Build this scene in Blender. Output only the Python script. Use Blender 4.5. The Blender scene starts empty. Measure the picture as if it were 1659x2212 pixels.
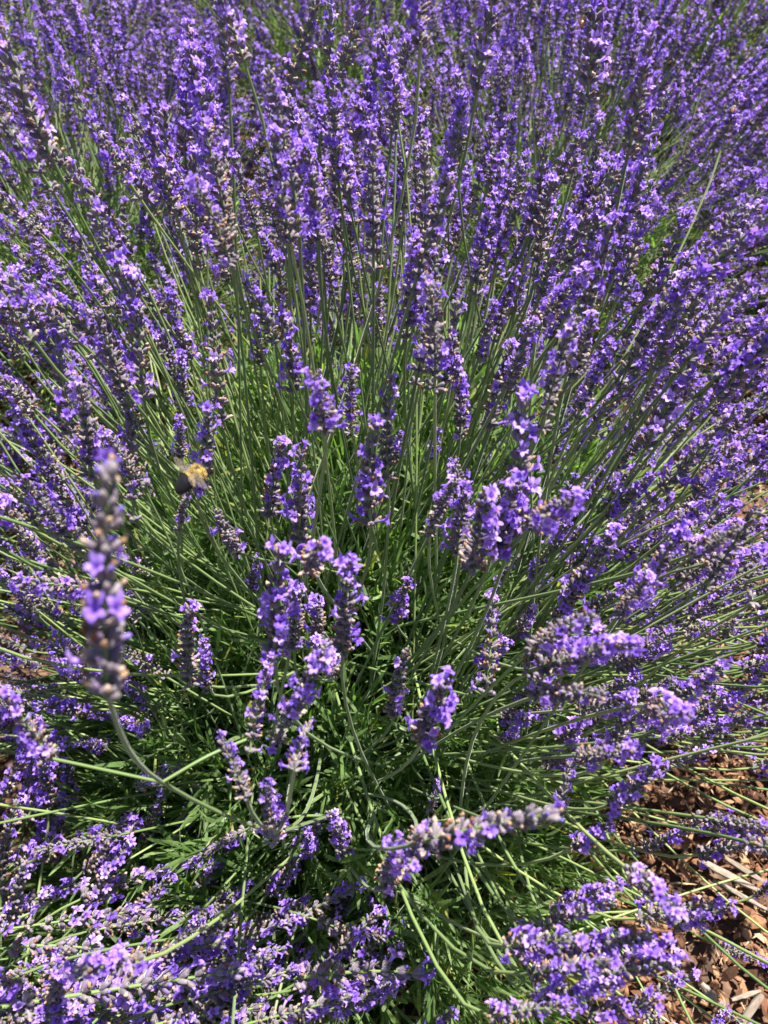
import bpy, math, random
import numpy as np

rng = np.random.default_rng(7)
random.seed(7)
scene = bpy.context.scene
R = math.radians

# ------------------------------------------------------------------ camera, sky, sun, exposure
CAM = np.array([0.0, 0.0, 1.15])
PITCH = 50.0
FOV = 66.0
cam_data = bpy.data.cameras.new("camera")
cam_data.sensor_fit = 'VERTICAL'
cam_data.sensor_height = 36.0
cam_data.lens = 18.0 / math.tan(R(FOV / 2))
cam_data.clip_start = 0.01
cam_data.clip_end = 1000
cam_data.dof.use_dof = True
cam_data.dof.focus_distance = 0.72
cam_data.dof.aperture_fstop = cam_data.lens / 3.1
cam = bpy.data.objects.new("camera", cam_data)
cam.location = CAM
cam.rotation_euler = (R(90 - PITCH), 0, 0)
scene.collection.objects.link(cam)
scene.camera = cam

SUN_EL, SUN_AZ = 66.0, 40.0          # azimuth measured clockwise from straight ahead (+Y)
world = bpy.data.worlds.new("World")
scene.world = world
world.use_nodes = True
nt = world.node_tree
sky = nt.nodes.new("ShaderNodeTexSky")
sky.sky_type = 'NISHITA'
sky.sun_disc = False
sky.sun_elevation = R(SUN_EL)
sky.sun_rotation = R(SUN_AZ)
bg = nt.nodes["Background"]
nt.links.new(sky.outputs[0], bg.inputs[0])
bg.inputs[1].default_value = 0.05

sun_data = bpy.data.lights.new("sun", 'SUN')
sun_data.energy = 5.0
sun_data.angle = R(0.53)
sun_data.color = (1.0, 0.96, 0.90)
sun = bpy.data.objects.new("sun", sun_data)
sun.rotation_euler = (R(90 - SUN_EL), 0, R(180 - SUN_AZ))
scene.collection.objects.link(sun)

scene.view_settings.view_transform = 'Standard'
scene.view_settings.look = 'None'
scene.view_settings.exposure = 1.62
scene.view_settings.gamma = 1
scene.cycles.max_bounces = 8
scene.cycles.diffuse_bounces = 3
scene.cycles.transmission_bounces = 4
scene.cycles.transparent_max_bounces = 6

# photograph measured in a 1659 x 2212 grid -> a world point at a given distance along the lens axis
FPX = 1106.0 / math.tan(R(FOV / 2))
FW = np.array([0, math.cos(R(PITCH)), -math.sin(R(PITCH))])
UP = np.array([0, math.sin(R(PITCH)), math.cos(R(PITCH))])
RT = np.array([1.0, 0, 0])


def ray(px, py):
    return FW + RT * (px - 829.5) / FPX - UP * (py - 1106.0) / FPX


def at(px, py, d):
    return CAM + ray(px, py) * d


def project(p):
    q = np.asarray(p) - CAM
    d = q @ FW
    return 829.5 + (q @ RT) / d * FPX, 1106.0 - (q @ UP) / d * FPX, d


def nrm(v):
    v = np.asarray(v, float)
    return v / max(np.linalg.norm(v), 1e-9)


# ------------------------------------------------------------------ materials
def new_mat(name):
    m = bpy.data.materials.new(name)
    m.use_nodes = True
    t = m.node_tree
    t.nodes.clear()
    out = t.nodes.new("ShaderNodeOutputMaterial")
    return m, t, out


def ramp(t, fac, stops):
    n = t.nodes.new("ShaderNodeValToRGB")
    cr = n.color_ramp
    while len(cr.elements) < len(stops):
        cr.elements.new(0.5)
    for e, (p, c) in zip(cr.elements, stops):
        e.position = p
        e.color = (*c, 1)
    t.links.new(fac, n.inputs[0])
    return n.outputs[0]


def attr(t, name):
    n = t.nodes.new("ShaderNodeAttribute")
    n.attribute_name = name
    return n.outputs["Fac"]


def mixc(t, fac, a, b, mode='MIX'):
    n = t.nodes.new("ShaderNodeMix")
    n.data_type = 'RGBA'
    n.blend_type = mode
    if isinstance(fac, float):
        n.inputs[0].default_value = fac
    else:
        t.links.new(fac, n.inputs[0])
    for k, s in ((6, a), (7, b)):
        if isinstance(s, tuple):
            n.inputs[k].default_value = (*s, 1)
        else:
            t.links.new(s, n.inputs[k])
    return n.outputs[2]


def plant_mat(name, stops, along=None, rough=0.6, trans=0.0, tcol=None, sheen=0.0, noise=None, bump=0.0, spec=0.4):
    m, t, out = new_mat(name)
    col = ramp(t, attr(t, "tone"), stops)
    if along:
        col = mixc(t, ramp(t, attr(t, "along"), along[1]), col, along[0])
    nz = None
    if noise or bump:
        tc = t.nodes.new("ShaderNodeTexCoord")
        nz = t.nodes.new("ShaderNodeTexNoise")
        nz.inputs["Scale"].default_value = noise or 300.0
        nz.inputs["Detail"].default_value = 3
        t.links.new(tc.outputs["Object"], nz.inputs["Vector"])
        if noise:
            v = ramp(t, nz.outputs[0], [(0.3, (0.7, 0.7, 0.7)), (0.7, (1.2, 1.2, 1.2))])
            col = mixc(t, 1.0, col, v, 'MULTIPLY')
    p = t.nodes.new("ShaderNodeBsdfPrincipled")
    t.links.new(col, p.inputs["Base Color"])
    p.inputs["Roughness"].default_value = rough
    p.inputs["Specular IOR Level"].default_value = spec
    if sheen:
        p.inputs["Sheen Weight"].default_value = sheen
        p.inputs["Sheen Roughness"].default_value = 0.35
    if bump:
        b = t.nodes.new("ShaderNodeBump")
        b.inputs["Strength"].default_value = bump
        b.inputs["Distance"].default_value = 0.0005
        t.links.new(nz.outputs[0], b.inputs["Height"])
        t.links.new(b.outputs[0], p.inputs["Normal"])
    sh = p.outputs[0]
    if trans:
        tr = t.nodes.new("ShaderNodeBsdfTranslucent")
        if tcol:
            t.links.new(mixc(t, 1.0, col, tcol, 'MULTIPLY'), tr.inputs[0])
        else:
            t.links.new(col, tr.inputs[0])
        mx = t.nodes.new("ShaderNodeMixShader")
        mx.inputs[0].default_value = trans
        t.links.new(sh, mx.inputs[1])
        t.links.new(tr.outputs[0], mx.inputs[2])
        sh = mx.outputs[0]
    t.links.new(sh, out.inputs[0])
    return m


M_CALYX = plant_mat("calyx_grey_violet",
                    [(0.0, (0.090, 0.066, 0.096)), (0.4, (0.150, 0.118, 0.142)), (0.75, (0.23, 0.195, 0.20)), (1.0, (0.16, 0.105, 0.20))],
                    along=((0.22, 0.25, 0.14), [(0.0, (0.55, 0.55, 0.55)), (0.35, (0, 0, 0))]), rough=0.65, sheen=0.4, trans=0.10)
M_PETAL = plant_mat("violet_petal",
                    [(0.0, (0.24, 0.120, 0.64)), (0.5, (0.37, 0.21, 0.78)), (1.0, (0.56, 0.38, 0.88))],
                    along=((0.10, 0.02, 0.28), [(0.0, (1, 1, 1)), (0.45, (0, 0, 0))]), rough=0.5, trans=0.42, tcol=(1.25, 1.1, 1.2), spec=0.25)
M_BUD = plant_mat("blue_violet_bud", [(0.0, (0.09, 0.06, 0.30)), (1.0, (0.20, 0.13, 0.50))], rough=0.5, trans=0.1)
M_DRY = plant_mat("withered_petal", [(0.0, (0.20, 0.085, 0.035)), (0.5, (0.36, 0.22, 0.13)), (1.0, (0.50, 0.38, 0.30))], rough=0.8, trans=0.2)
M_STEM = plant_mat("flower_stem_green", [(0.0, (0.11, 0.18, 0.055)), (0.6, (0.20, 0.28, 0.09)), (1.0, (0.31, 0.37, 0.13))],
                   rough=0.45, sheen=0.25, trans=0.2, tcol=(1.2, 1.5, .7))
M_LEAF = plant_mat("lavender_leaf", [(0.0, (0.072, 0.135, 0.036)), (0.55, (0.145, 0.230, 0.070)), (0.9, (0.25, 0.33, 0.15)), (1.0, (0.34, 0.33, 0.08))],
                   rough=0.42, trans=0.5, tcol=(1.4, 1.75, 0.6), sheen=0.15, noise=220.0)
M_WOOD = plant_mat("woody_twig", [(0.0, (0.07, 0.05, 0.035)), (1.0, (0.16, 0.12, 0.08))], rough=0.9, noise=150.0)
MATS = [M_CALYX, M_PETAL, M_BUD, M_DRY, M_STEM, M_LEAF, M_WOOD]
CAL, PET, BUD, DRY, STM, LEF, WOD = range(7)


# ------------------------------------------------------------------ quad-mesh accumulation
class Tm:
    """a small quad mesh: vertices, quads, material per quad, tone and along per vertex"""
    def __init__(s, v, f, mat, tone=None, along=None):
        s.v = np.asarray(v, float).reshape(-1, 3)
        s.f = np.asarray(f, int).reshape(-1, 4)
        s.m = np.full(len(s.f), mat, int) if np.isscalar(mat) else np.asarray(mat, int)
        n = len(s.v)
        s.t = np.full(n, 0.5) if tone is None else np.broadcast_to(np.asarray(tone, float), (n,)).copy()
        s.a = np.ones(n) if along is None else np.broadcast_to(np.asarray(along, float), (n,)).copy()

    def moved(s, M, t, tone=None):
        return Tm(s.v @ np.asarray(M).T + t, s.f, s.m, s.t if tone is None else np.full(len(s.v), tone), s.a)


def join(parts):
    o = np.cumsum([0] + [len(p.v) for p in parts])
    return Tm(np.concatenate([p.v for p in parts]), np.concatenate([p.f + k for p, k in zip(parts, o)]),
              np.concatenate([p.m for p in parts]), np.concatenate([p.t for p in parts]), np.concatenate([p.a for p in parts]))


def many(tm, Ms, ts, tones=None, keep=0.0):
    """k copies of tm as one Tm; tones shift or replace the tone"""
    k, n = len(Ms), len(tm.v)
    v = np.einsum('kij,nj->kni', Ms, tm.v) + ts[:, None, :]
    f = (tm.f[None] + (np.arange(k) * n)[:, None, None]).reshape(-1, 4)
    t = np.tile(tm.t, (k, 1))
    if tones is not None:
        t = np.clip(t * keep + np.asarray(tones)[:, None], 0, 1)
    return Tm(v.reshape(-1, 3), f, np.tile(tm.m, k), t.ravel(), np.tile(tm.a, k))


def mesh_of(name, tm, mats, smooth=True):
    used = sorted(set(tm.m.tolist()))
    me = bpy.data.meshes.new(name)
    nf = len(tm.f)
    me.vertices.add(len(tm.v))
    me.vertices.foreach_set("co", tm.v.astype(np.float32).ravel())
    me.loops.add(nf * 4)
    me.loops.foreach_set("vertex_index", tm.f.astype(np.int32).ravel())
    me.polygons.add(nf)
    me.polygons.foreach_set("loop_start", (np.arange(nf) * 4).astype(np.int32))
    lut = np.zeros(max(used) + 1, np.int32)
    for i, u in enumerate(used):
        lut[u] = i
        me.materials.append(mats[u])
    me.polygons.foreach_set("material_index", lut[tm.m])
    me.polygons.foreach_set("use_smooth", np.full(nf, smooth))
    for nm, arr in (("tone", tm.t), ("along", tm.a)):
        a = me.attributes.new(nm, 'FLOAT', 'POINT')
        a.data.foreach_set("value", arr.astype(np.float32))
    me.update(calc_edges=True)
    return me


def obj(name, data, parent=None, loc=None):
    o = bpy.data.objects.new(name, data)
    scene.collection.objects.link(o)
    if parent is not None:
        o.parent = parent
    if loc is not None:
        o.location = loc
    return o


def tag(o, label=None, category=None, group=None, kind=None):
    for k, v in (("label", label), ("category", category), ("group", group), ("kind", kind)):
        if v:
            o[k] = v
    return o


def frames(dirs, rolls):
    """rotation matrices whose third column is the direction"""
    z = dirs / np.linalg.norm(dirs, axis=1, keepdims=True)
    a = np.where(np.abs(z[:, 2:3]) < 0.95, np.array([[0, 0, 1.0]]), np.array([[0, 1.0, 0]]))
    x = np.cross(a, z)
    x /= np.linalg.norm(x, axis=1, keepdims=True)
    y = np.cross(z, x)
    c, s = np.cos(rolls)[:, None], np.sin(rolls)[:, None]
    return np.stack([x * c + y * s, y * c - x * s, z], axis=2)


def frame(d, roll=0.0):
    return frames(np.asarray(d, float)[None], np.array([roll]))[0]


def grid_faces(nu, nv, wrap=False):
    """quads over nu rows of nv vertices"""
    f = []
    for i in range(nu - 1):
        for j in range(nv if wrap else nv - 1):
            k = (j + 1) % nv
            f.append((i * nv + j, i * nv + k, (i + 1) * nv + k, (i + 1) * nv + j))
    return np.array(f)


def lathe(zs, rs, seg, mat, rib=0.0, tone=0.5, bend=0.0, along=None):
    an = np.arange(seg) / seg * 2 * math.pi
    v, al = [], []
    z0, z1 = zs[0], zs[-1]
    for i, (z, r) in enumerate(zip(zs, rs)):
        k = 1 + rib * np.where(np.arange(seg) % 2 == 0, 1, -1)
        u = (z - z0) / max(z1 - z0, 1e-9)
        v.append(np.stack([r * k * np.cos(an) + bend * u * u, r * k * np.sin(an), np.full(seg, z)], 1))
        al += [u] * seg
    return Tm(np.concatenate(v), grid_faces(len(zs), seg, True), mat, tone, al if along is None else along)


def tube(pts, rad, seg, mat, tone=0.5):
    pts = np.asarray(pts, float)
    n = len(pts)
    rad = np.broadcast_to(np.asarray(rad, float), (n,))
    tg = np.gradient(pts, axis=0)
    tg /= np.linalg.norm(tg, axis=1, keepdims=True)
    ref = np.array([0.31, 0.87, 0.38])
    x = np.cross(tg, ref)
    x /= np.linalg.norm(x, axis=1, keepdims=True)
    y = np.cross(tg, x)
    an = np.arange(seg) / seg * 2 * math.pi
    v = pts[:, None, :] + rad[:, None, None] * (np.cos(an)[None, :, None] * x[:, None, :] + np.sin(an)[None, :, None] * y[:, None, :])
    return Tm(v.reshape(-1, 3), grid_faces(n, seg, True), mat, tone, np.repeat(np.linspace(0, 1, n), seg))


def hermite(p0, t0, p1, t1, n):
    u = np.linspace(0, 1, n)[:, None]
    return ((2 * u**3 - 3 * u**2 + 1) * p0 + (u**3 - 2 * u**2 + u) * t0 + (-2 * u**3 + 3 * u**2) * p1 + (u**3 - u**2) * t1)


# ------------------------------------------------------------------ flower pieces (units: metres)
mm = 0.001


def calyx(lod):
    if lod == 0:
        return lathe(np.array([0, 1.2, 3.0, 4.8, 6.0, 6.1]) * mm, np.array([0.5, 1.1, 1.45, 1.32, 1.0, 0.3]) * mm, 8, CAL, rib=0.10, bend=0.5 * mm)
    return lathe(np.array([0, 2.4, 6.0]) * mm, np.array([0.55, 1.5, 1.0]) * mm, 5, CAL, bend=0.4 * mm)


def lobe(ang, length, width, lift, curl, lod, r):
    """one petal lobe spreading from the tube's mouth; along: 0 at the throat, 1 outside"""
    nu, nv = (4, 3) if lod == 0 else (3, 2)
    v, al = [], []
    for i in range(nu):
        u = i / (nu - 1)
        w = width * (0.55 + 0.75 * math.sin(math.pi * min(1, 0.25 + 0.62 * u))) * 0.72 * (1 if i < nu - 1 else 0.32)
        rr = 1.2 * mm + length * u
        z = lift * math.sin(u * 1.7) - curl * u * u
        for j in range(nv):
            s = (j / (nv - 1) - 0.5) * 2
            zz = z + (0.25 * mm * abs(s) * u if nv == 3 else 0) + r.normal(0, 0.34 * mm) * u
            v.append((rr * math.cos(ang) - s * w / 2 * math.sin(ang), rr * math.sin(ang) + s * w / 2 * math.cos(ang), zz))
            al.append(min(1, .05 + u * 1.5))
    v = np.array(v)
    v[:, 2] += 9.3 * mm
    return Tm(v, grid_faces(nu, nv), PET, 0.5, al)


def corolla(lod, r):
    seg = 6 if lod == 0 else 4
    ps = [lathe(np.array([5.0, 7.4, 9.4]) * mm, np.array([0.75, 0.95, 1.35]) * mm, seg, PET, along=np.repeat([1.0, 1.0, 0.5], seg))]
    up = 0.0
    for a, l, w, lift, curl in ((up - 0.48, 3.9, 3.3, 1.2, -0.4), (up + 0.48, 3.9, 3.3, 1.2, -0.4),
                                (math.pi, 3.5, 3.0, 0.4, 1.9), (math.pi - 1.12, 3.2, 2.8, 0.4, 1.6), (math.pi + 1.12, 3.2, 2.8, 0.4, 1.6)):
        ps.append(lobe(a + r.normal(0, .12), l * .92 * mm * r.uniform(.85, 1.15), w * .92 * mm * r.uniform(.85, 1.2), (lift + r.uniform(.3, 1.3)) * mm, (curl + r.normal(0, .9)) * mm, lod, r))
    return join(ps)


def dry(lod, r):
    """a shrivelled corolla left in the calyx"""
    seg = 5 if lod == 0 else 3
    n = 5 if lod == 0 else 3
    t = lathe(np.linspace(5.4, 8.4, n) * mm, np.array([0.7, 1.0, 1.25, 0.9, 0.25])[:n] * mm, seg, DRY)
    t.v += r.normal(0, 0.28 * mm, t.v.shape)
    t.v[:, 0] += ((t.v[:, 2] - 5.4 * mm) ** 2) * 90 * r.uniform(-.4, 1)
    return t


def bud(lod, r):
    seg = 5 if lod == 0 else 3
    return lathe(np.array([5.5, 6.6, 7.6, 8.0]) * mm, np.array([0.8, 1.15, 0.85, 0.2]) * mm, seg, BUD)


def make_spike(seed, lod, bloom, length=0.070, remote=0, fade=0.12, whorls=9, dens=1.0):
    """a whole flower spike, base at the origin, growing along +Z"""
    r = np.random.default_rng(seed)
    cal = calyx(lod)
    cors = [corolla(lod, r) for _ in range(5 if lod == 0 else 4)]
    drs = [dry(lod, r) for _ in range(3)]
    bd = bud(lod, r)
    parts = []
    bx, by = r.normal(0, 0.006), r.normal(0, 0.006)

    def axis(z):
        u = max(0, z) / length
        return np.array([bx * u * u, by * u * u, z])
    zs = list((np.linspace(0, 1, whorls) ** 0.93) * length * 0.93)
    for k in range(remote):
        zs.insert(0, -0.014 - 0.016 * k)
    lo = min(zs)
    parts.append(tube([axis(z) for z in np.linspace(lo - 0.002, length * .96, 7)], np.linspace(1.15, 0.6, 7) * mm, 5, STM, 0.55))
    side = r.uniform(0, 2 * math.pi)
    for wi, z in enumerate(zs):
        u = max(0, z) / length
        n = int(round((10.5 - 4.5 * u + r.normal(0, .8)) * (0.65 if z < 0 else 1) * dens))
        n = max(4, n)
        tilt0 = 62 - 42 * u ** 1.5
        burst = bloom * (0.35 + 1.3 * r.random()) * (0.55 if u < 0.12 else 1.0)
        if u > 0.86:
            burst = 0.5 if bloom > 0.14 else 0.15
        a0 = r.uniform(0, 2 * math.pi)
        for c in range(n):
            a = a0 + 2 * math.pi * c / n + r.normal(0, .18)
            tilt = R(tilt0 + r.normal(0, 9))
            d = np.array([math.cos(a) * math.sin(tilt), math.sin(a) * math.sin(tilt), math.cos(tilt)])
            # local x points up the spike, so the upper lip stands above the lower one
            xx = nrm(np.array([0, 0, 1.0]) - d * d[2])
            M = np.stack([xx, np.cross(d, xx), d], 1)
            base = axis(z + r.normal(0, 1.1 * mm)) + np.array([math.cos(a), math.sin(a), 0]) * 1.0 * mm
            sc = r.uniform(0.85, 1.12) * (1 - 0.22 * u)
            parts.append(cal.moved(M * sc, base, np.clip(r.normal(.5, .24), 0, 1)))
            q = r.random()
            dirside = 0.5 + 0.5 * math.cos(a - side)
            pf = burst * (0.45 + 1.1 * dirside)
            fs = sc * r.uniform(.9, 1.15)
            if q < pf:
                parts.append(cors[r.integers(len(cors))].moved(M * fs, base, r.random()))
            elif q < pf + fade * (1.5 if u < .5 else .6):
                parts.append(drs[r.integers(3)].moved(M * sc, base, r.random()))
            elif q < pf + fade + 0.12:
                parts.append(bd.moved(M * sc, base, r.random()))
    return join(parts)


NV = 14
SP0, SP1 = [], []
for i in range(NV):
    bloom = 0.88 * [0.20, 0.30, 0.13, 0.24, 0.36, 0.16, 0.28, 0.10, 0.22, 0.40, 0.18, 0.26, 0.32, 0.11][i]
    kw = dict(bloom=bloom, length=[0.070, 0.064, 0.078, 0.072, 0.060, 0.080, 0.070][i % 7], remote=[1, 0, 1, 0, 0, 2, 0][i % 7],
              fade=[0.20, 0.16, 0.3, 0.24, 0.2, 0.28, 0.22][(i * 3) % 7], whorls=[9, 8, 10, 9, 8, 10, 9][i % 7])
    SP0.append(make_spike(100 + i, 0, **kw))
    SP1.append(make_spike(100 + i, 1, **kw))
SP0.append(make_spike(777, 0, bloom=.11, length=.075, remote=0, fade=.2, whorls=10, dens=1.35))
SP1.append(make_spike(777, 1, bloom=.11, length=.075, remote=0, fade=.2, whorls=10, dens=1.35))
SP0_ME = [mesh_of("flower_spike", t, MATS) for t in SP0]
SP1_ME = [mesh_of("flower_spike", t, MATS) for t in SP1]
SPLEN = [[0.070, 0.064, 0.078, 0.072, 0.060, 0.080, 0.070][i % 7] for i in range(NV)] + [.075]


# ------------------------------------------------------------------ foliage
def leaf(length, width, curve, twist, fold):
    nu = 5
    v = []
    for i in range(nu):
        u = i / (nu - 1)
        w = width * (0.45 + 1.1 * u - 1.15 * u ** 3) * (1.0 if i < nu - 1 else 0.6)
        z, x = length * (u - 0.12 * curve * u * u), length * 0.42 * curve * u * u
        a = twist * u
        for s, h in ((-1, fold), (0, 0), (1, fold)):
            yy, xx = s * w / 2 * math.cos(a) - h * w * math.sin(a) * s, h * w + s * w / 2 * math.sin(a)
            v.append((x + xx, yy, z))
    return Tm(np.array(v), grid_faces(nu, 3), LEF, 0.5, np.repeat(np.linspace(0, 1, nu), 3))


def make_shoot(seed, nodes=8, spacing=0.009, ll=0.042, open_deg=46):
    """a leafy shoot: a thin twig with crossed pairs of narrow leaves"""
    r = np.random.default_rng(seed)
    top = nodes * spacing
    parts = [tube([(0, 0, z) for z in np.linspace(-0.05, top, 5)], np.linspace(1.3, 0.7, 5) * mm, 4, LEF, 0.4)]
    for k in range(nodes):
        u = k / (nodes - 1)
        for s in (0, math.pi):
            a = k * math.pi / 2 + s + r.normal(0, .35)
            tilt = R((open_deg + 12) * (1 - u) + 14 * u + r.normal(0, 10))
            d = np.array([math.cos(a) * math.sin(tilt), math.sin(a) * math.sin(tilt), math.cos(tilt)])
            xx = nrm(np.array([0, 0, 1.0]) - d * d[2]) if abs(d[2]) < .99 else np.array([1.0, 0, 0])
            xx = xx * (1 if r.random() < .45 else -1)
            M = np.stack([xx, np.cross(d, xx), d], 1)
            lf = leaf(ll * r.uniform(.7, 1.3) * (1 - .4 * u), r.uniform(2.8, 5.4) * mm, r.normal(.35, .5), r.normal(0, .7), r.uniform(.05, .3))
            parts.append(lf.moved(M, np.array([0, 0, k * spacing]), np.clip(r.normal(.5, .22), 0, 1) if r.random() > .02 else 1.0))
    return join(parts)


SHOOTS = [make_shoot(300 + i, nodes=[7, 8, 9, 6][i % 4], spacing=[.009, .012, .008, .016][i % 4], ll=[.042, .048, .038, .052][i % 4],
                     open_deg=[46, 38, 54, 30][i % 4]) for i in range(8)]
SHOOTS += [make_shoot(320 + i, nodes=6, spacing=.020, ll=.060, open_deg=24) for i in range(3)]


def foliage(center, rx, ry, h, n, seed, upbias=0.5):
    r = np.random.default_rng(seed)
    az = r.uniform(0, 2 * math.pi, n)
    ct = r.uniform(0.0, 1.0, n) ** 0.85
    st = np.sqrt(1 - ct ** 2)
    dirs = np.stack([st * np.cos(az), st * np.sin(az), ct], 1)
    rad = 1 - 0.62 * r.random(n) ** 1.8
    lump = 1 + 0.10 * np.sin(az * 5 + 1.3 + seed) * st + 0.08 * np.sin(az * 9 + ct * 11 + seed * 2)
    p = np.array(center) + dirs * (rad * lump)[:, None] * np.array([rx, ry, h])
    p[:, 2] = np.maximum(p[:, 2], 0.035) - 0.02
    g = dirs * np.array([1, 1, 1]) + np.array([0, 0, upbias]) + r.normal(0, .38, (n, 3))
    g[:, 2] = np.maximum(g[:, 2], .02)
    parts = []
    for s in range(len(SHOOTS)):
        idx = np.arange(s, n, len(SHOOTS))
        Ms = frames(g[idx], r.uniform(0, 6.28, len(idx))) * r.uniform(.75, 1.25, len(idx))[:, None, None]
        parts.append(many(SHOOTS[s], Ms, p[idx], r.normal(0, .12, len(idx)), keep=1.0))
    # old wood inside the clump
    for k in range(26):
        a = r.uniform(0, 6.28)
        q = np.array(center) + np.array([math.cos(a) * rx, math.sin(a) * ry, h]) * r.uniform(.3, .75) * np.array([1, 1, .8])
        b = np.array(center) + np.array([r.normal(0, .03), r.normal(0, .03), -0.02])
        parts.append(tube(hermite(b, np.array([0, 0, .15]), q, (q - b) * .8, 7), np.linspace(5, 2, 7) * mm, 5, WOD, r.random()))
    return join(parts)


# ------------------------------------------------------------------ flower stems
def stem_curve(root, base, sdir, r, n=12):
    L = np.linalg.norm(base - root)
    k = max(.12, float(nrm(base - root) @ sdir))
    t0 = nrm(nrm(base - root) + np.array([0, 0, .35])) * L * .8
    return hermite(root, t0, base, sdir * L * r.uniform(.45, .8) * k, n)


class Plant:
    def __init__(s, name_label, group, center, seed):
        s.c = np.array(center, float)
        s.root = obj("lavender_bush", None, None, tuple(s.c))
        s.root.empty_display_size = 0.1
        tag(s.root, name_label, "lavender", group)
        s.r = np.random.default_rng(seed)
        s.items = []          # (curve or None, base, dir, variant, scale, roll, extra)

    def add(s, base, sdir, variant=None, scale=1.0, curve=None, branches=(), keep=False):
        r = s.r
        v = int(r.integers(NV)) if variant is None else variant
        if curve is None:
            out = (base - s.c) * np.array([1, 1, 0])
            rt = s.c + out * r.uniform(.18, .46) + np.array([r.normal(0, .085), r.normal(0, .085), r.uniform(.10, .24)])
            curve = stem_curve(rt, base, sdir, r)
        s.items.append(dict(base=base, dir=sdir, v=v, sc=scale, curve=curve, roll=r.uniform(0, 6.28), br=branches, keep=keep))

    def size(s, it):
        x, y, d = project(it['base'] + it['dir'] * .03)
        if d < .1:
            return 0
        inside = -60 < x < 1720 and -60 < y < 2270
        return (1e6 if it['keep'] else 0) + (1 / d if inside else 0.01 / d)

    def build(s, fol, n_parts=100, lod_near=0, lod_far=1):
        fm = obj("foliage", mesh_of("foliage", fol.moved(np.eye(3), -s.c), MATS), s.root)
        its = sorted(s.items, key=s.size, reverse=True)
        for it in its[:n_parts]:
            tone = float(np.clip(s.r.normal(.5, .25), 0, 1))
            tb = [tube(it['curve'] - s.c, np.linspace(1.75, 1.2, len(it['curve'])) * mm, 6, STM, tone)]
            if s.r.random() < .5:         # a pair of narrow leaves low on the stem
                k = int(s.r.integers(2, 7))
                dd = nrm(it['curve'][k + 1] - it['curve'][k])
                for sg in (0, 3.14):
                    Mx = frame(dd, sg + s.r.uniform(0, 6))
                    tb.append(leaf(.035 * s.r.uniform(.7, 1.3), 3.4 * mm, .5, 0, .15).moved(Mx @ np.array(frame((.5, 0, .85))), it['curve'][k] - s.c, s.r.random()))
            st = obj("flower_stem", mesh_of("flower_stem", join(tb), MATS), s.root)
            spikes = [(it['base'], it['dir'], it['v'], it['sc'], it['roll'])]
            for b in it['br']:
                obj("side_branch", mesh_of("side_branch", tube(b['curve'] - s.c, 1.05 * mm, 6, STM, tone), MATS), st)
                spikes.append((b['base'], b['dir'], b['v'], b['sc'], s.r.uniform(0, 6)))
            for (bp, dr, v, sc, roll) in spikes:
                sp = obj("flower_spike", (SP0_ME if lod_near == 0 else SP1_ME)[v], st)
                Mx = frame(dr, roll) * sc
                from mathutils import Matrix
                m4 = Matrix.Identity(4)
                for i in range(3):
                    for j in range(3):
                        m4[i][j] = Mx[i, j]
                    m4[i][3] = (bp - s.c)[i]
                sp.matrix_basis = m4
        rest = its[n_parts:]
        if rest:
            ps = []
            for it in rest:
                ps.append(tube(it['curve'] - s.c, 1.3 * mm, 4, STM, float(s.r.random())))
                ps.append((SP1[it['v']] if lod_far == 1 else SP0[it['v']]).moved(frame(it['dir'], it['roll']) * it['sc'], it['base'] - s.c))
            tag(obj("flower_stems", mesh_of("flower_stems", join(ps), MATS), s.root), "dense mass of smaller flower stems of the same bush", None, None, "stuff")
        return s.root


def fill(plant, n, rx, ry, h, cz=0.12, density=None, min_d=.42, theta_max=82, spread=.16, sizes=(.9, 1.2)):
    """random stems whose tips lie on the bush's rounded flower shell"""
    r = plant.r
    got = tries = 0
    while got < n and tries < 60000:
        tries += 1
        az = r.uniform(0, 2 * math.pi)
        ct = r.uniform(math.cos(R(theta_max)), 1)
        st = math.sqrt(1 - ct * ct)
        k = 1 - abs(r.normal(0, spread))
        d = np.array([st * math.cos(az), st * math.sin(az), ct])
        tip = plant.c + np.array([0, 0, cz]) + d * np.array([rx, ry, h]) * k
        sd = nrm(d * np.array([.85, .85, 1]) + np.array([0, 0, .28]) + r.normal(0, .17, 3))
        base = tip - sd * .07
        if base[2] < .05:
            continue
        x, y, dp = project(tip - sd * .035)
        if dp < min_d:
            continue
        if density is not None and r.random() > density(x, y):
            continue
        plant.add(base, sd, scale=r.uniform(*sizes))
        got += 1


# ------------------------------------------------------------------ the ground
def noise_mat_ground():
    m, t, out = new_mat("dark_mulch_soil")
    tc = t.nodes.new("ShaderNodeTexCoord")
    n1 = t.nodes.new("ShaderNodeTexNoise")
    n1.inputs["Scale"].default_value = 60
    n1.inputs["Detail"].default_value = 8
    n2 = t.nodes.new("ShaderNodeTexVoronoi")
    n2.inputs["Scale"].default_value = 70
    for n in (n1, n2):
        t.links.new(tc.outputs["Object"], n.inputs["Vector"])
    c = ramp(t, n1.outputs[0], [(.3, (.035, .02, .012)), (.55, (.11, .06, .035)), (.75, (.23, .13, .075))])
    p = t.nodes.new("ShaderNodeBsdfPrincipled")
    t.links.new(c, p.inputs["Base Color"])
    p.inputs["Roughness"].default_value = .95
    b = t.nodes.new("ShaderNodeBump")
    b.inputs["Strength"].default_value = 1
    b.inputs["Distance"].default_value = .006
    t.links.new(n2.outputs[0], b.inputs["Height"])
    t.links.new(b.outputs[0], p.inputs["Normal"])
    t.links.new(p.outputs[0], out.inputs[0])
    return m


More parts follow.
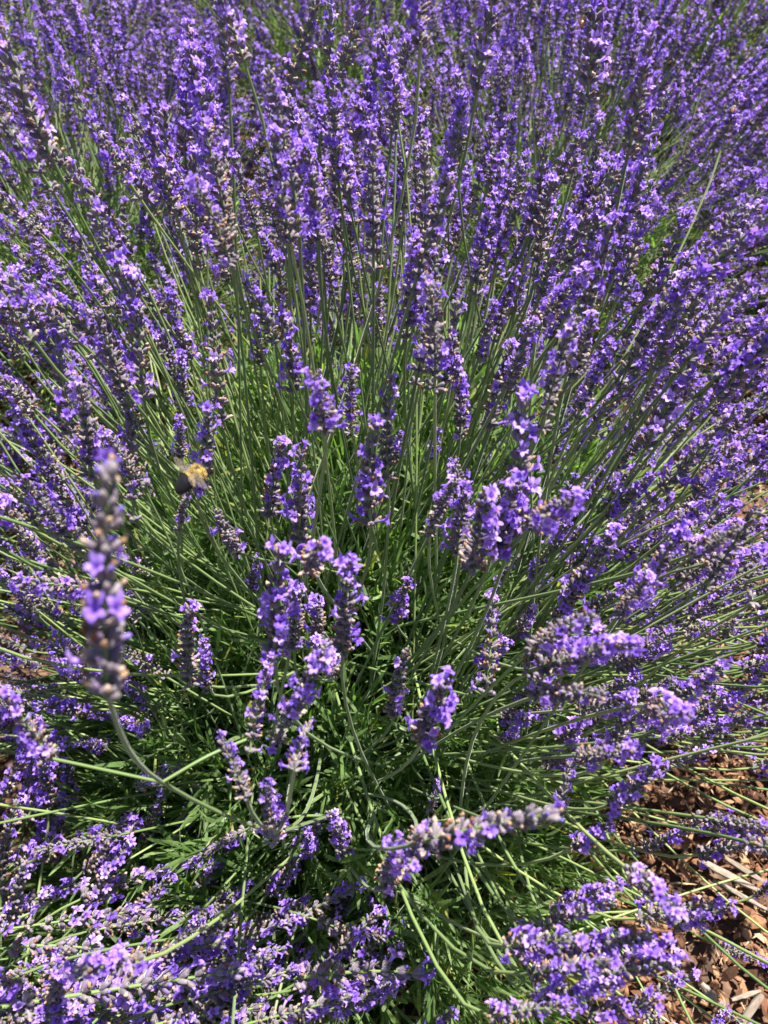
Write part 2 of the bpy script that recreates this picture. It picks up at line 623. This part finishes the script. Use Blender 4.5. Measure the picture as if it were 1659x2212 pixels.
M_GROUND = noise_mat_ground()
gx = np.concatenate([[-300, -40, -8], np.linspace(-2.5, 2.5, 60), [8, 40, 300]])
gy = np.concatenate([[-300, -40, -4], np.linspace(-1.0, 4.0, 60), [9, 40, 300]])
X, Y = np.meshgrid(gx, gy)
Z = 0.012 * np.sin(X * 5.1 + 1) * np.cos(Y * 4.3) * (np.abs(X) < 3) - .012
g = Tm(np.stack([X.ravel(), Y.ravel(), Z.ravel()], 1), grid_faces(len(gy), len(gx)), 0)
tag(obj("ground", mesh_of("ground", g, [M_GROUND])), None, None, None, "structure")

# bark mulch
M_BARK = plant_mat("bark_chip", [(0.0, (0.045, 0.02, 0.011)), (0.3, (0.12, 0.054, 0.028)), (0.6, (0.225, 0.108, 0.054)), (0.85, (0.32, 0.18, 0.095)), (1.0, (0.46, 0.34, 0.21))],
                   rough=.85, noise=260.0, bump=.6, spec=.2)


def chip(seed, ex=1.0):
    r = np.random.default_rng(seed)
    nu, nv = 4, 6
    v = []
    for i in range(nu):
        u = (i / (nu - 1) - .5) * 2
        w = math.sqrt(max(0.05, 1 - abs(u) ** 3)) * r.uniform(.7, 1.1)
        for j in range(nv):
            a = j / nv * 2 * math.pi
            v.append((u * .5 * ex + r.normal(0, .04), w * .25 * math.copysign(abs(math.cos(a)) ** .6, math.cos(a)) + r.normal(0, .025), w * .10 * math.sin(a) + r.normal(0, .012)))
    v = np.array(v)
    f = grid_faces(nu, nv, True).tolist()
    for b in (0, (nu - 1) * nv):
        f += [(b, b + 1, b + 2, b + 3), (b, b + 3, b + 4, b + 5)]
    return Tm(v, f, 0)


def scatter_chips(n, x0, x1, y0, y1, seed, sizes=(.009, .036), zt=.02):
    r = np.random.default_rng(seed)
    ps = []
    kinds = [chip(500 + i) for i in range(10)] + [chip(540 + i, 1.5) for i in range(4)]
    for k, c in enumerate(kinds):
        m = n // len(kinds)
        d = r.normal(0, .35, (m, 3)) + np.array([0, 0, 1])
        s = sizes[0] + (sizes[1] - sizes[0]) * r.random(m) ** 2.2
        Ms = frames(d, r.uniform(0, 6.28, m)) * s[:, None, None]
        if k >= 10:
            Ms = Ms * np.array([1.5, .38, .6])[None, None, :]
        ts = np.stack([r.uniform(x0, x1, m), r.uniform(y0, y1, m), r.uniform(-.008, zt, m)], 1)
        tn = np.clip(r.beta(1.6, 1.9, m) + (.3 if k >= 10 else 0), 0, 1)
        ps.append(many(c, Ms, ts, tn))
    return join(ps)


tag(obj("bark_mulch", mesh_of("bark_mulch", join([scatter_chips(9000, -.25, 1.0, -.2, 1.15, 1), scatter_chips(9000, -.1, 1.0, -.2, 1.15, 3, (.005, .018), .03), scatter_chips(9000, -1.8, 2.2, -.4, 4.0, 2, (.014, .045))]), [M_BARK], False)),
    "reddish brown bark mulch with pale wood shreds around the lavender", "mulch", None, "stuff")

M_SPLINTER = plant_mat("weathered_wood", [(0, (.12, .09, .065)), (1, (.26, .21, .16))], rough=.8, noise=120.0, bump=.5)


def splinter(p0, p1, w, t, seed, label):
    r = np.random.default_rng(seed)
    p0, p1 = np.array(p0, float), np.array(p1, float)
    mid = (p0 + p1) / 2
    L = np.linalg.norm(p1 - p0)
    ex = (p1 - p0) / L
    ey = nrm(np.cross([0, 0, 1.0], ex))
    ez = np.cross(ex, ey)
    v = []
    nu, nv = 8, 8
    for i in range(nu):
        u = i / (nu - 1)
        ww = w * (0.35 + .65 * math.sin(math.pi * min(1, .12 + .8 * u))) * r.uniform(.9, 1.05)
        for j in range(nv):
            a = j / nv * 6.283
            k = 1 + .12 * (j % 2)
            v.append(ex * (u - .5) * L + ey * ww / 2 * k * math.cos(a) + ez * t / 2 * k * math.sin(a) + r.normal(0, t * .05, 3))
    f = grid_faces(nu, nv, True).tolist()
    for b in (0, (nu - 1) * nv):
        f += [(b, b + 1, b + 2, b + 3), (b, b + 3, b + 4, b + 7), (b + 4, b + 5, b + 6, b + 7)]
    tm = Tm(np.array(v), f, 0, .3 + .6 * r.random())
    o = obj("wood_splinter", mesh_of("wood_splinter", tm, [M_SPLINTER], False), None, tuple(mid))
    return tag(o, label, "wood splinter", "pale splinters in the mulch")


def onground(px, py, z=.028):
    d = (z - CAM[2]) / ray(px, py)[2]
    return at(px, py, d)


splinter(onground(1510, 1858), onground(1640, 1925), .011, .006, 1, "widest pale grey wood splinter in the mulch at the right")
splinter(onground(1560, 1850), onground(1672, 1920), .008, .006, 2, "grey wood splinter lying just above the widest one in the mulch")
splinter(onground(1540, 1900), onground(1655, 1965, .022), .007, .005, 3, "tan ended splinter lying below the two grey ones")
splinter(onground(1515, 2125), onground(1550, 2165), .011, .007, 4, "short blunt grey stick lying among bark at the bottom right")
splinter(onground(1580, 2160), onground(1642, 2140), .006, .005, 5, "thin straw coloured stick pointing right near the bottom corner")
splinter(onground(1598, 2215), onground(1645, 2150), .010, .007, 6, "upright leaning grey stick at the bottom right corner")

# ------------------------------------------------------------------ the lavender bushes
A = Plant("big lavender bush in front with open green leafy middle and spreading violet spikes", "lavender bushes", (-0.04, 0.52, 0.0), 11)
SH_C = np.array([-0.03, 0.50, 0.12])
SH_R = np.array([0.62, 0.66, 0.62])


def shell_depth(px, py, k=1.0):
    o = (CAM - SH_C) / (SH_R * k)
    d = ray(px, py) / (SH_R * k)
    a, b, c = d @ d, 2 * o @ d, o @ o - 1
    q = b * b - 4 * a * c
    if q < 0:
        return -b / (2 * a)
    return (-b - math.sqrt(q)) / (2 * a)


def hero(plant, bx, by, tx, ty, d=None, k=1.0, v=None, L=None, curve=None, branches=(), wide=1.0, low=False):
    """a flower spike measured in the photograph: base and tip, set at its own distance on the bush"""
    db = shell_depth(bx, by, k) if d is None else d
    base = at(bx, by, db)
    rad = nrm(base - (plant.c + np.array([0, 0, .12])) + np.array([0, 0, .12]))
    # tip: the point of its sight line closest to the stem's own outward direction
    u, w = nrm(ray(tx, ty)), rad
    w0 = CAM - base
    bb = u @ w
    s = (bb * (w @ w0) - (u @ w0)) / max(1 - bb * bb, 1e-3)
    tip = CAM + u * s
    ln = np.linalg.norm(tip - base)
    lo, hi = .04, (.092 if v == NV else .080)
    if L is not None:
        lo = hi = L
    if not (lo <= ln <= hi):
        want = min(max(ln, lo), hi)
        ss = np.linspace(np.linalg.norm(base - CAM) - .09, np.linalg.norm(base - CAM) + .09, 181)
        pts = CAM + u[None] * ss[:, None]
        e = np.abs(np.linalg.norm(pts - base, axis=1) - want) + .15 * np.linalg.norm(pts - (base + rad * want), axis=1)
        tip = pts[np.argmin(e)]
        ln = np.linalg.norm(tip - base)
    vv = int(plant.r.integers(NV)) if v is None else v
    if low:                                # rises steeply out of the leaves beneath it, then leans over
        sd = nrm(tip - base)
        rt = base - sd * np.array([1, 1, .3]) * .20 + np.array([0, 0, -.24])
        rt[2] = max(rt[2], .08)
        curve = hermite(rt, np.array([sd[0] * .08, sd[1] * .08, .28]), base, sd * .22, 12)
    plant.add(base, nrm(tip - base), vv, ln / SPLEN[vv] * wide, curve, branches, keep=True)
    return base, nrm(tip - base)


def poly(pts, n=24):
    """a smooth curve through measured points"""
    p = np.array(pts, float)
    t = np.concatenate([[0], np.cumsum(np.linalg.norm(np.diff(p, axis=0), axis=1))])
    tg = np.gradient(p, t, axis=0)
    out = []
    for i in range(len(p) - 1):
        h = t[i + 1] - t[i]
        m = max(4, int(n * h / t[-1]))
        out.append(hermite(p[i], tg[i] * h, p[i + 1], tg[i + 1] * h, m)[:-1])
    return np.concatenate(out + [p[-1:]])


# the tall spike close to the lens on the left, with its two side branches
node = at(350, 1690, .47)
b0 = at(228, 1492, .30)
t0 = at(206, 1000, .272)
main = poly([A.c + [-.03, -.06, .2], at(600, 1795, .62), node, at(275, 1615, .375), b0])
brR_b, brR_t = at(545, 1592, .50), at(578, 1412, .50)
brL_b, brL_t = at(105, 1637, .48), at(20, 1490, .455)
SPB = [dict(curve=poly([node, (node + brR_b) / 2 + [0, 0, .004], brR_b]), base=brR_b, dir=nrm(brR_t - brR_b), v=9, sc=np.linalg.norm(brR_t - brR_b) / SPLEN[9]),
       dict(curve=poly([node, (node + brL_b) / 2, brL_b]), base=brL_b, dir=nrm(brL_t - brL_b), v=4, sc=np.linalg.norm(brL_t - brL_b) / SPLEN[4])]
A.add(b0, nrm(t0 - b0), NV, np.linalg.norm(t0 - b0) / SPLEN[NV] * 1.0, main, SPB, True)

H = [  # base x, y, tip x, y, shell factor, variant
    (593, 1405, 612, 1172, 1.0, 1), (740, 1400, 762, 1213, .98, 6), (622, 1550, 700, 1412, 1.02, 12), (636, 1660, 645, 1562, 1.05, 1),
    (530, 1720, 490, 1592, 1.03, 11), (585, 1780, 560, 1690, 1.0, 8), (915, 1588, 945, 1466, .95, 4), (852, 1540, 862, 1405, .72, 13),
    (854, 1335, 858, 1269, .6, 1), (686, 1375, 692, 1285, .66, 3), (637, 1395, 648, 1257, .75, 3), (409, 1449, 391, 1307, .8, 0),
    (448, 1479, 440, 1390, .75, 9), (543, 1270, 550, 1204, .6, 4), (388, 1128, 400, 1050, .98, 7), (390, 989, 391, 905, .9, 4),
    (397, 896, 393, 764, .9, 6), (473, 866, 460, 645, .95, 0), (311, 860, 291, 590, 1.0, 3), (150, 930, 125, 700, 1.0, 6), (115, 760, 92, 600, 1.0, 9),
    (288, 1078, 288, 866, .9, 7), (800, 1125, 775, 922, .95, 1), (837, 1002, 823, 817, .9, 2), (909, 777, 946, 620, 1.03, 5), (880, 700, 905, 520, 1.02, 9),
    (582, 1110, 594, 956, .85, 3), (645, 1165, 657, 995, .85, 1), (562, 787, 555, 690, .9, 4), (632, 840, 643, 678, .9, 1), (691, 890, 678, 804, .8, 2),
    (814, 730, 828, 622, .85, 0), (857, 985, 867, 933, .7, 4), (930, 990, 953, 923, .72, 1), (995, 913, 997, 771, .92, 9), (1035, 770, 1072, 658, .9, 6),
    (1056, 920, 1090, 747, .92, 3), (1105, 1150, 1162, 857, 1.02, 8), (1398, 962, 1495, 747, 1.0, 11), (1375, 1285, 1470, 1150, 1.02, 6),
    (1165, 1390, 1275, 1300, 1.06, 2), (1170, 1440, 1375, 1370, 1.04, 9), (1222, 1285, 1335, 1160, .9, 3), (1150, 1250, 1162, 1210, .6, 4),
    (1320, 1630, 1368, 1495, .98, 6), (1395, 1590, 1448, 1520, .9, 2), (1050, 1500, 1078, 1290, .75, 3), (1065, 1190, 1100, 1040, .98, 4), (1020, 1220, 1060, 1090, 1.0, 11),
    (1322, 1738, 1436, 1674, .9, 8), (1391, 1830, 1512, 1792, .82, 7), (1512, 1846, 1665, 1800, .9, 3), (906, 1822, 1190, 1735, 1.08, NV),
    (1176, 1998, 1325, 1928, .92, 12), (1381, 1985, 1530, 1934, .85, 8), (1127, 2065, 1295, 2023, .95, 6), (1275, 2112, 1467, 2066, .95, 11),
    (1375, 2165, 1502, 2098, .9, 3), (1275, 2190, 1434, 2172, .95, 1), (1510, 2235, 1578, 2190, .85, 9), (1640, 1930, 1690, 1890, .8, 9),
    (735, 1822, 728, 1756, .6, 12), (665, 1842, 664, 1804, .55, 4), (936, 1740, 952, 1674, .55, 9), (838, 1900, 875, 1808, .9, 0),
    (1240, 1830, 1320, 1780, .85, 4), (1205, 1760, 1240, 1650, .9, 11), 
    (590, 1800, 610, 1730, .9, 9), 
    (300, 1700, 390, 1650, .6, 6), (430, 1050, 475, 900, .95, 8), (940, 1120, 985, 1020, .95, 12), (1255, 880, 1310, 740, 1.0, 9), (1490, 1100, 1575, 960, .95, 3),
    (1150, 2105, 1325, 2062, 1.0, 10), (1100, 2045, 1255, 2002, 1.0, 1), (1180, 2155, 1335, 2132, 1.0, 9), (1240, 2055, 1420, 2010, 1.0, 12),
    (1300, 2095, 1445, 2042, .95, 4), (1060, 2195, 1230, 2162, 1.0, 6), (1210, 1960, 1330, 1900, .9, 9), (1460, 2000, 1590, 1960, .85, 1), (1030, 610, 1045, 440, 1.05, 9), (425, 540, 415, 330, 1.05, 0), (400, 330, 405, 90, 1.08, 9), (610, 700, 612, 560, .95, 0),
    (925, 700, 935, 520, 1.02, 8), (770, 300, 815, 100, 1.05, 4),
]
for (bx, by, tx, ty, k, v) in H:
    hero(A, bx, by, tx, ty, None, k, v)


BEE_SPIKES = [hero(A, 1268, 215, 1292, -40, None, 1.06, 11), hero(A, 1566, 300, 1600, 185, .98, 1, 4), hero(A, 452, 480, 462, 350, .80, 1, 7)]


def density(x, y):
    if y < 560:
        return 1.0
    if y < 800:
        return 1.0 if x < 300 else (.22 if x < 860 else .85)
    if y < 1200:
        return .8 if x < 300 else (.07 if x < 980 else (.4 if x < 1180 else 1.0))
    if y < 1650:
        return .25 if x < 260 else (.03 if x < 1150 else .9)
    if y < 1900:
        return .25 if x < 240 else (.03 if x < 1200 else .25)
    return .10 if x < 640 else (.12 if x < 1120 else .2)


fill(A, 580, .74, .78, .80, .10, density, .44, sizes=(.8, 1.12))
fill(A, 85, .58, .62, .92, .10, lambda x, y: 1.0 if (y < 520 or (y < 800 and (x < 250 or x > 900))) else 0.0, .5, 48, .10, (.85, 1.2))
fill(A, 150, .84, .74, .56, .08, lambda x, y: 1.0 if x > 1170 and 850 < y < 1600 else 0.0, .5, 86, .14, (.85, 1.15))
fill(A, 110, .60, .60, .50, .08, lambda x, y: 1.0 if x > 1060 and 900 < y < 1620 else 0.0, .5, 80, .14, (.75, 1.0))
fill(A, 60, .56, .60, .50, .08, lambda x, y: 1.0 if x < 330 and 900 < y < 1640 else 0.0, .5, 80, .14, (.75, 1.0))
fill(A, 60, .84, .74, .60, .08, lambda x, y: 1.0 if x < 270 and 800 < y < 1650 else 0.0, .45, 86, .14, (.85, 1.15))
A.build(join([foliage((-.07, .50, 0), .36, .44, .36, 2100, 5), foliage((-.02, .74, .02), .40, .30, .44, 1500, 51, 1.8)]), 100, 0, 0)

C = Plant("lavender bush whose spikes lean in from the lower left corner", "lavender bushes", (-0.56, -0.06, 0.0), 12)
CH = [(185, 1878, 300, 1778, .80, 6), (180, 1940, 392, 1852, .74, 3), (130, 2155, 530, 2090, .62, 12), (30, 2046, 250, 2024, .68, 8), (160, 2195, 420, 2185, .66, 9),
      (20, 1800, 90, 1640, .8, 0), (40, 1880, 130, 1760, .82, 4), (30, 1960, 170, 1900, .76, 11), (0, 2130, 110, 2080, .68, 2), (60, 2220, 260, 2150, .64, 1), (330, 2215, 560, 2160, .64, 3), (620, 1990, 785, 1918, .74, 3), (648, 2112, 912, 2070, .66, 8), (690, 1990, 830, 2045, .72, 7), (506, 1960, 535, 1900, .76, 9), (390, 2022, 520, 1985, .72, 13), (526, 1795, 400, 1862, .72, 2),
      (250, 2085, 480, 2022, .68, 4), (420, 2155, 640, 2102, .64, 10), (560, 2205, 765, 2152, .64, 9), (100, 1995, 330, 1962, .70, 12), (430, 2080, 620, 2046, .70, 5),
      (10, 1710, 90, 1560, .78, 9), (60, 1765, 155, 1625, .8, 1), (200, 2010, 420, 1965, .74, 10), (480, 2035, 650, 1988, .74, 6), (120, 2110, 330, 2060, .70, 1), (690, 2185, 860, 2150, .7, 12),
      (0, 2200, 190, 2165, .62, 9), (90, 1850, 240, 1790, .8, 10)]
for (bx, by, tx, ty, d, v) in CH:
    hero(C, bx, by, tx, ty, d, 1, v, low=True)
fill(C, 260, .72, .66, .52, .08, lambda x, y: (1.0 if y > 1640 + .25 * max(0, x) and x < 950 else .05), .52)
E = Plant("lavender bush beside the front one at the left edge of the picture", "lavender bushes", (-1.08, 0.62, 0.0), 14)
fill(E, 320, .66, .62, .62, .10, None, .55)
E.build(foliage((-1.08, .62, 0), .42, .42, .34, 600, 61), 60, 1, 1)
C.build(foliage((-.56, -.06, 0), .36, .36, .28, 800, 6), 60, 0, 1)

BACK = [((-0.60, 1.42, 0), 740, 21, "lavender bush behind the front one toward the left, crowded with spikes"),
        ((0.32, 1.50, 0), 780, 22, "lavender bush straight behind the front one, crowded with upright spikes"),
        ((1.18, 1.62, 0), 700, 23, "lavender bush behind the front one toward the right, beside the bare mulch gap"),
        ((-1.45, 1.15, 0), 380, 24, "lavender bush at the far left edge of the row behind"),
        ((-1.05, 2.30, 0), 800, 25, "far lavender bush in the back row toward the left"),
        ((-0.12, 2.40, 0), 860, 26, "far lavender bush in the middle of the back row"),
        ((0.80, 2.45, 0), 860, 27, "far lavender bush in the back row toward the right"),
        ((1.75, 2.40, 0), 760, 28, "far lavender bush at the right end of the back row"),
        ((-1.95, 2.05, 0), 460, 29, "far lavender bush at the left end of the back row"),
        ((-1.60, 3.10, 0), 340, 30, "farthest lavender bush in the third row at the left"),
        ((-0.60, 3.20, 0), 360, 31, "farthest lavender bush in the third row left of middle"),
        ((0.40, 3.25, 0), 360, 32, "farthest lavender bush in the third row right of middle"),
        ((1.45, 3.25, 0), 360, 33, "farthest lavender bush in the third row at the right")]
for c, n, sd, lab in BACK:
    P = Plant(lab, "lavender bushes", c, sd)
    far = c[1] > 2.2 or c[0] < -1.7
    fill(P, n, .64, .62, .66, .10, None, .5, 84)
    P.build(foliage(c, .44, .42, .34, 500 if not far else 260, sd), 60 if far else 100, 1, 1)

# ------------------------------------------------------------------ bees
def flat_mat(name, col, rough=.5, sheen=0.0, spec=.5, noise=None):
    return plant_mat(name, [(0, tuple(c * .8 for c in col)), (1, tuple(min(1, c * 1.2) for c in col))], rough=rough, sheen=sheen, spec=spec, noise=noise)


B_BLACK = flat_mat("black_chitin", (.010, .009, .010), .4, spec=.3)
B_YELLOW = flat_mat("yellow_fuzz", (.42, .30, .075), .9, .35)
B_TAN = flat_mat("tan_fuzz", (.50, .34, .16), .9, .5)
B_ORANGE = flat_mat("orange_chitin", (.50, .19, .045), .35)
B_BROWN = flat_mat("brown_chitin", (.07, .028, .014), .35)
B_DARKFUR = flat_mat("black_fuzz", (.012, .010, .009), .9)


def wing_material():
    m, t, out = new_mat("bee_wing_membrane")
    tr = t.nodes.new("ShaderNodeBsdfTransparent")
    p = t.nodes.new("ShaderNodeBsdfPrincipled")
    p.inputs["Base Color"].default_value = (.20, .16, .13, 1)
    p.inputs["Roughness"].default_value = .5
    tc = t.nodes.new("ShaderNodeTexCoord")
    w = t.nodes.new("ShaderNodeTexVoronoi")
    w.feature = 'DISTANCE_TO_EDGE'
    w.inputs["Scale"].default_value = 420
    t.links.new(tc.outputs["Object"], w.inputs["Vector"])
    f = ramp(t, w.outputs[0], [(0.03, (.42, .42, .42)), (.10, (.14, .14, .14))])
    mx = t.nodes.new("ShaderNodeMixShader")
    t.links.new(f, mx.inputs[0])
    t.links.new(tr.outputs[0], mx.inputs[1])
    t.links.new(p.outputs[0], mx.inputs[2])
    t.links.new(mx.outputs[0], out.inputs[0])
    return m


B_WING = wing_material()
BM = [B_BLACK, B_YELLOW, B_TAN, B_ORANGE, B_BROWN, B_DARKFUR, B_WING]


def make_bee(name, label, category, pos, fwd, up, L, secs, mats_of, fur_zones, fur_len, wing_back, seed, leg_mat=0):
    """secs: rows (x, half width, half height, z) from tail to face, in units of L; forward is +X, dorsal +Z"""
    r = np.random.default_rng(seed)
    x = nrm(fwd)
    z = nrm(np.asarray(up, float) - x * (np.asarray(up, float) @ x))
    M = np.stack([x, np.cross(z, x), z], 1) * L
    root = obj(name, None, None, tuple(pos))
    tag(root, label, category)
    seg = 16
    xs = np.array([q[0] for q in secs])
    fine = np.linspace(xs[0], xs[-1], 46)
    W = [np.interp(fine, xs, [q[k] for q in secs]) for k in (1, 2, 3)]
    for k in range(3):                     # soften the outline
        W[k][1:-1] = (W[k][:-2] + 2 * W[k][1:-1] + W[k][2:]) / 4
    an = np.arange(seg) / seg * 2 * math.pi
    v = np.stack([np.repeat(fine, seg), (W[0][:, None] * np.cos(an)).ravel(), (W[1][:, None] * np.sin(an) + W[2][:, None]).ravel()], 1)
    f = grid_faces(len(fine), seg, True)
    m = [mats_of(fine[i // seg], v[f[i][0]]) for i in range(len(f))]
    obj("body", mesh_of("body", Tm(v @ M.T, f, m, r.random(len(v))), BM), root)
    # fuzz
    hv, hf, hm = [], [], []
    for (a, b, n, mt) in fur_zones:
        for _ in range(n):
            xx, aa = r.uniform(a, b), r.uniform(0, 6.283)
            w, h, zz = (np.interp(xx, fine, q) for q in W)
            nrmv = nrm(np.array([r.normal(-.25, .3), math.cos(aa) / max(w, .01) * .1 + r.normal(0, .15), math.sin(aa) / max(h, .01) * .1 + r.normal(0, .15)]))
            p = np.array([xx, w * math.cos(aa) * .97, zz + h * math.sin(aa) * .97])
            s = nrm(np.cross(nrmv, r.normal(0, 1, 3))) * .006
            ln = fur_len * r.uniform(.6, 1.2)
            k = len(hv)
            hv += [p - s, p + s, p + nrmv * ln + s * .25, p + nrmv * ln - s * .25]
            hf.append((k, k + 1, k + 2, k + 3))
            hm.append(mt)
    obj("fur", mesh_of("fur", Tm(np.array(hv) @ M.T, hf, hm, r.random(len(hv))), BM, False), root)
    hx, hw, hz = secs[-2][0], secs[-2][1], secs[-2][3]
    for sg in (-1, 1):
        e = lathe(np.linspace(-.07, .07, 6), .045 * np.sqrt(np.clip(1 - (np.linspace(-.98, .98, 6)) ** 2, 0.02, 1)), 8, 0)
        obj("eye", mesh_of("eye", Tm((e.v + np.array([hx, sg * hw * .95, hz])) @ M.T, e.f, 0), BM), root)
        q = np.array([hx + .05, sg * .04, hz + .03])
        obj("antenna", mesh_of("antenna", tube([q @ M.T, (q + [.05, sg * .05, .05]) @ M.T, (q + [.13, sg * .09, .0]) @ M.T, (q + [.18, sg * .10, -.04]) @ M.T], .010 * L, 5, leg_mat), BM), root)
        for kx, (lx, back) in enumerate(((.20, .10), (.10, -.04), (.0, -.20))):
            a = np.array([lx, sg * .12, -.14])
            pts = [a, a + [back * .5, sg * .13, -.02], a + [back, sg * .17, -.16], a + [back * 1.5, sg * .15, -.30]]
            obj("leg", mesh_of("leg", tube([np.asarray(q) @ M.T for q in pts], np.array([.022, .026, .020, .010]) * L, 6, leg_mat), BM), root)
        for wn, (ln, wd, bk, ox) in enumerate(((.66, .23, wing_back, .14), (.46, .18, wing_back + .35, .06))):
            nu, nv = 9, 5
            wv = []
            for i in range(nu):
                u = i / (nu - 1)
                ww = wd * math.sin(math.pi * min(.97, .10 + .86 * u ** .8)) ** .7
                for j in range(nv):
                    t = j / (nv - 1)
                    wv.append((-t * ww + .03 * u, ln * u, .03 * math.sin(u * 3) - .012 * t + .004 * math.sin(j * 3)))
            wv = np.array(wv)
            c, s_ = math.cos(bk), math.sin(bk)
            wx, wy = wv[:, 0] * c - wv[:, 1] * s_, wv[:, 0] * s_ + wv[:, 1] * c
            wv = np.stack([wx + ox, sg * (wy + .10), wv[:, 2] + .18 - .04 * wv[:, 1]], 1)
            obj("wing", mesh_of("wing", Tm(wv @ M.T, grid_faces(nu, nv), 6), BM), root)
    return root


BUMBLE = [(-.54, .01, .01, -.20), (-.50, .09, .08, -.17), (-.42, .17, .15, -.13), (-.28, .225, .20, -.07), (-.12, .22, .20, -.01), (-.02, .13, .12, .02),
          (.03, .15, .15, .03), (.13, .215, .21, .04), (.24, .195, .19, .03), (.32, .11, .11, .0), (.35, .10, .11, -.02), (.40, .145, .12, -.04), (.46, .13, .12, -.06), (.50, .02, .03, -.09)]


def bumble_mats(x, p):
    if x > .33:
        return 0
    if x > -.13:
        return 0 if (abs(x - .15) < .055 and abs(p[1]) < .065 and p[2] > .1) else 1
    return 0


make_bee("bumblebee", "big yellow and black bee hovering over the leaves left of middle", "bee", at(416, 1030, .47),
         RT * .74 + UP * .52 + FW * .42, -FW * .72 + UP * .62 - RT * .05, .0245, BUMBLE, bumble_mats,
         [(-.12, .07, 900, 1), (.22, .33, 800, 1), (.05, .24, 700, 1), (-.25, -.12, 160, 5), (.36, .46, 200, 5)], .055, .25, 5)

HONEY = [(-.56, .01, .01, -.14), (-.50, .06, .06, -.11), (-.38, .125, .115, -.06), (-.22, .145, .135, -.01), (-.08, .12, .11, .01), (-.01, .05, .05, .02),
         (.04, .10, .10, .03), (.13, .15, .15, .04), (.24, .135, .13, .03), (.31, .06, .06, .0), (.34, .07, .09, -.02), (.39, .13, .10, -.03), (.44, .10, .10, -.05), (.48, .02, .03, -.08)]


def honey_mats(x, p):
    if x > .32:
        return 4
    if x > -.01:
        return 2
    return 4 if (x < -.47 or (x + .5) % .13 < .03) else 3


def on_spike(k, u, side, off):
    b, d = BEE_SPIKES[k]
    return b + d * u + side * off


b0_, d0_ = BEE_SPIKES[0]
q = min(np.linspace(0, .12, 60), key=lambda u: abs(project(b0_ + d0_ * u)[1] - 45))
make_bee("honeybee", "orange brown honeybee clinging to a tall spike at the top right edge of the field", "bee", on_spike(0, q, -RT, .0105),
         UP * .9 + RT * .28 + FW * .1, -RT * .9 + UP * .2 - FW * .35, .0150, HONEY, honey_mats,
         [(.02, .28, 700, 2), (-.08, .02, 120, 2), (.34, .44, 100, 2)], .04, 1.0, 6, 4)
b1_, d1_ = BEE_SPIKES[1]
make_bee("honeybee", "pale golden honeybee with its head in a flower at the far right", "bee", b1_ + d1_ * .03 - FW * .012 - RT * .004,
         UP * .75 + RT * .5 + FW * .35, -FW * .8 - RT * .4 + UP * .4, .0135, HONEY, honey_mats,
         [(.02, .28, 600, 2), (-.2, .02, 120, 2)], .04, 1.15, 7, 4)
b2_, d2_ = BEE_SPIKES[2]
make_bee("small_bee", "small dark bee with golden fuzzy back beside a shaded spike at the upper left", "bee", b2_ + d2_ * .02 + RT * .017 - FW * .004,
         UP * .8 - RT * .35 + FW * .3, RT * .7 - FW * .6 + UP * .4, .0150, BUMBLE, bumble_mats,
         [(-.12, .33, 700, 2), (-.45, -.12, 200, 5)], .06, 1.1, 8, 4)
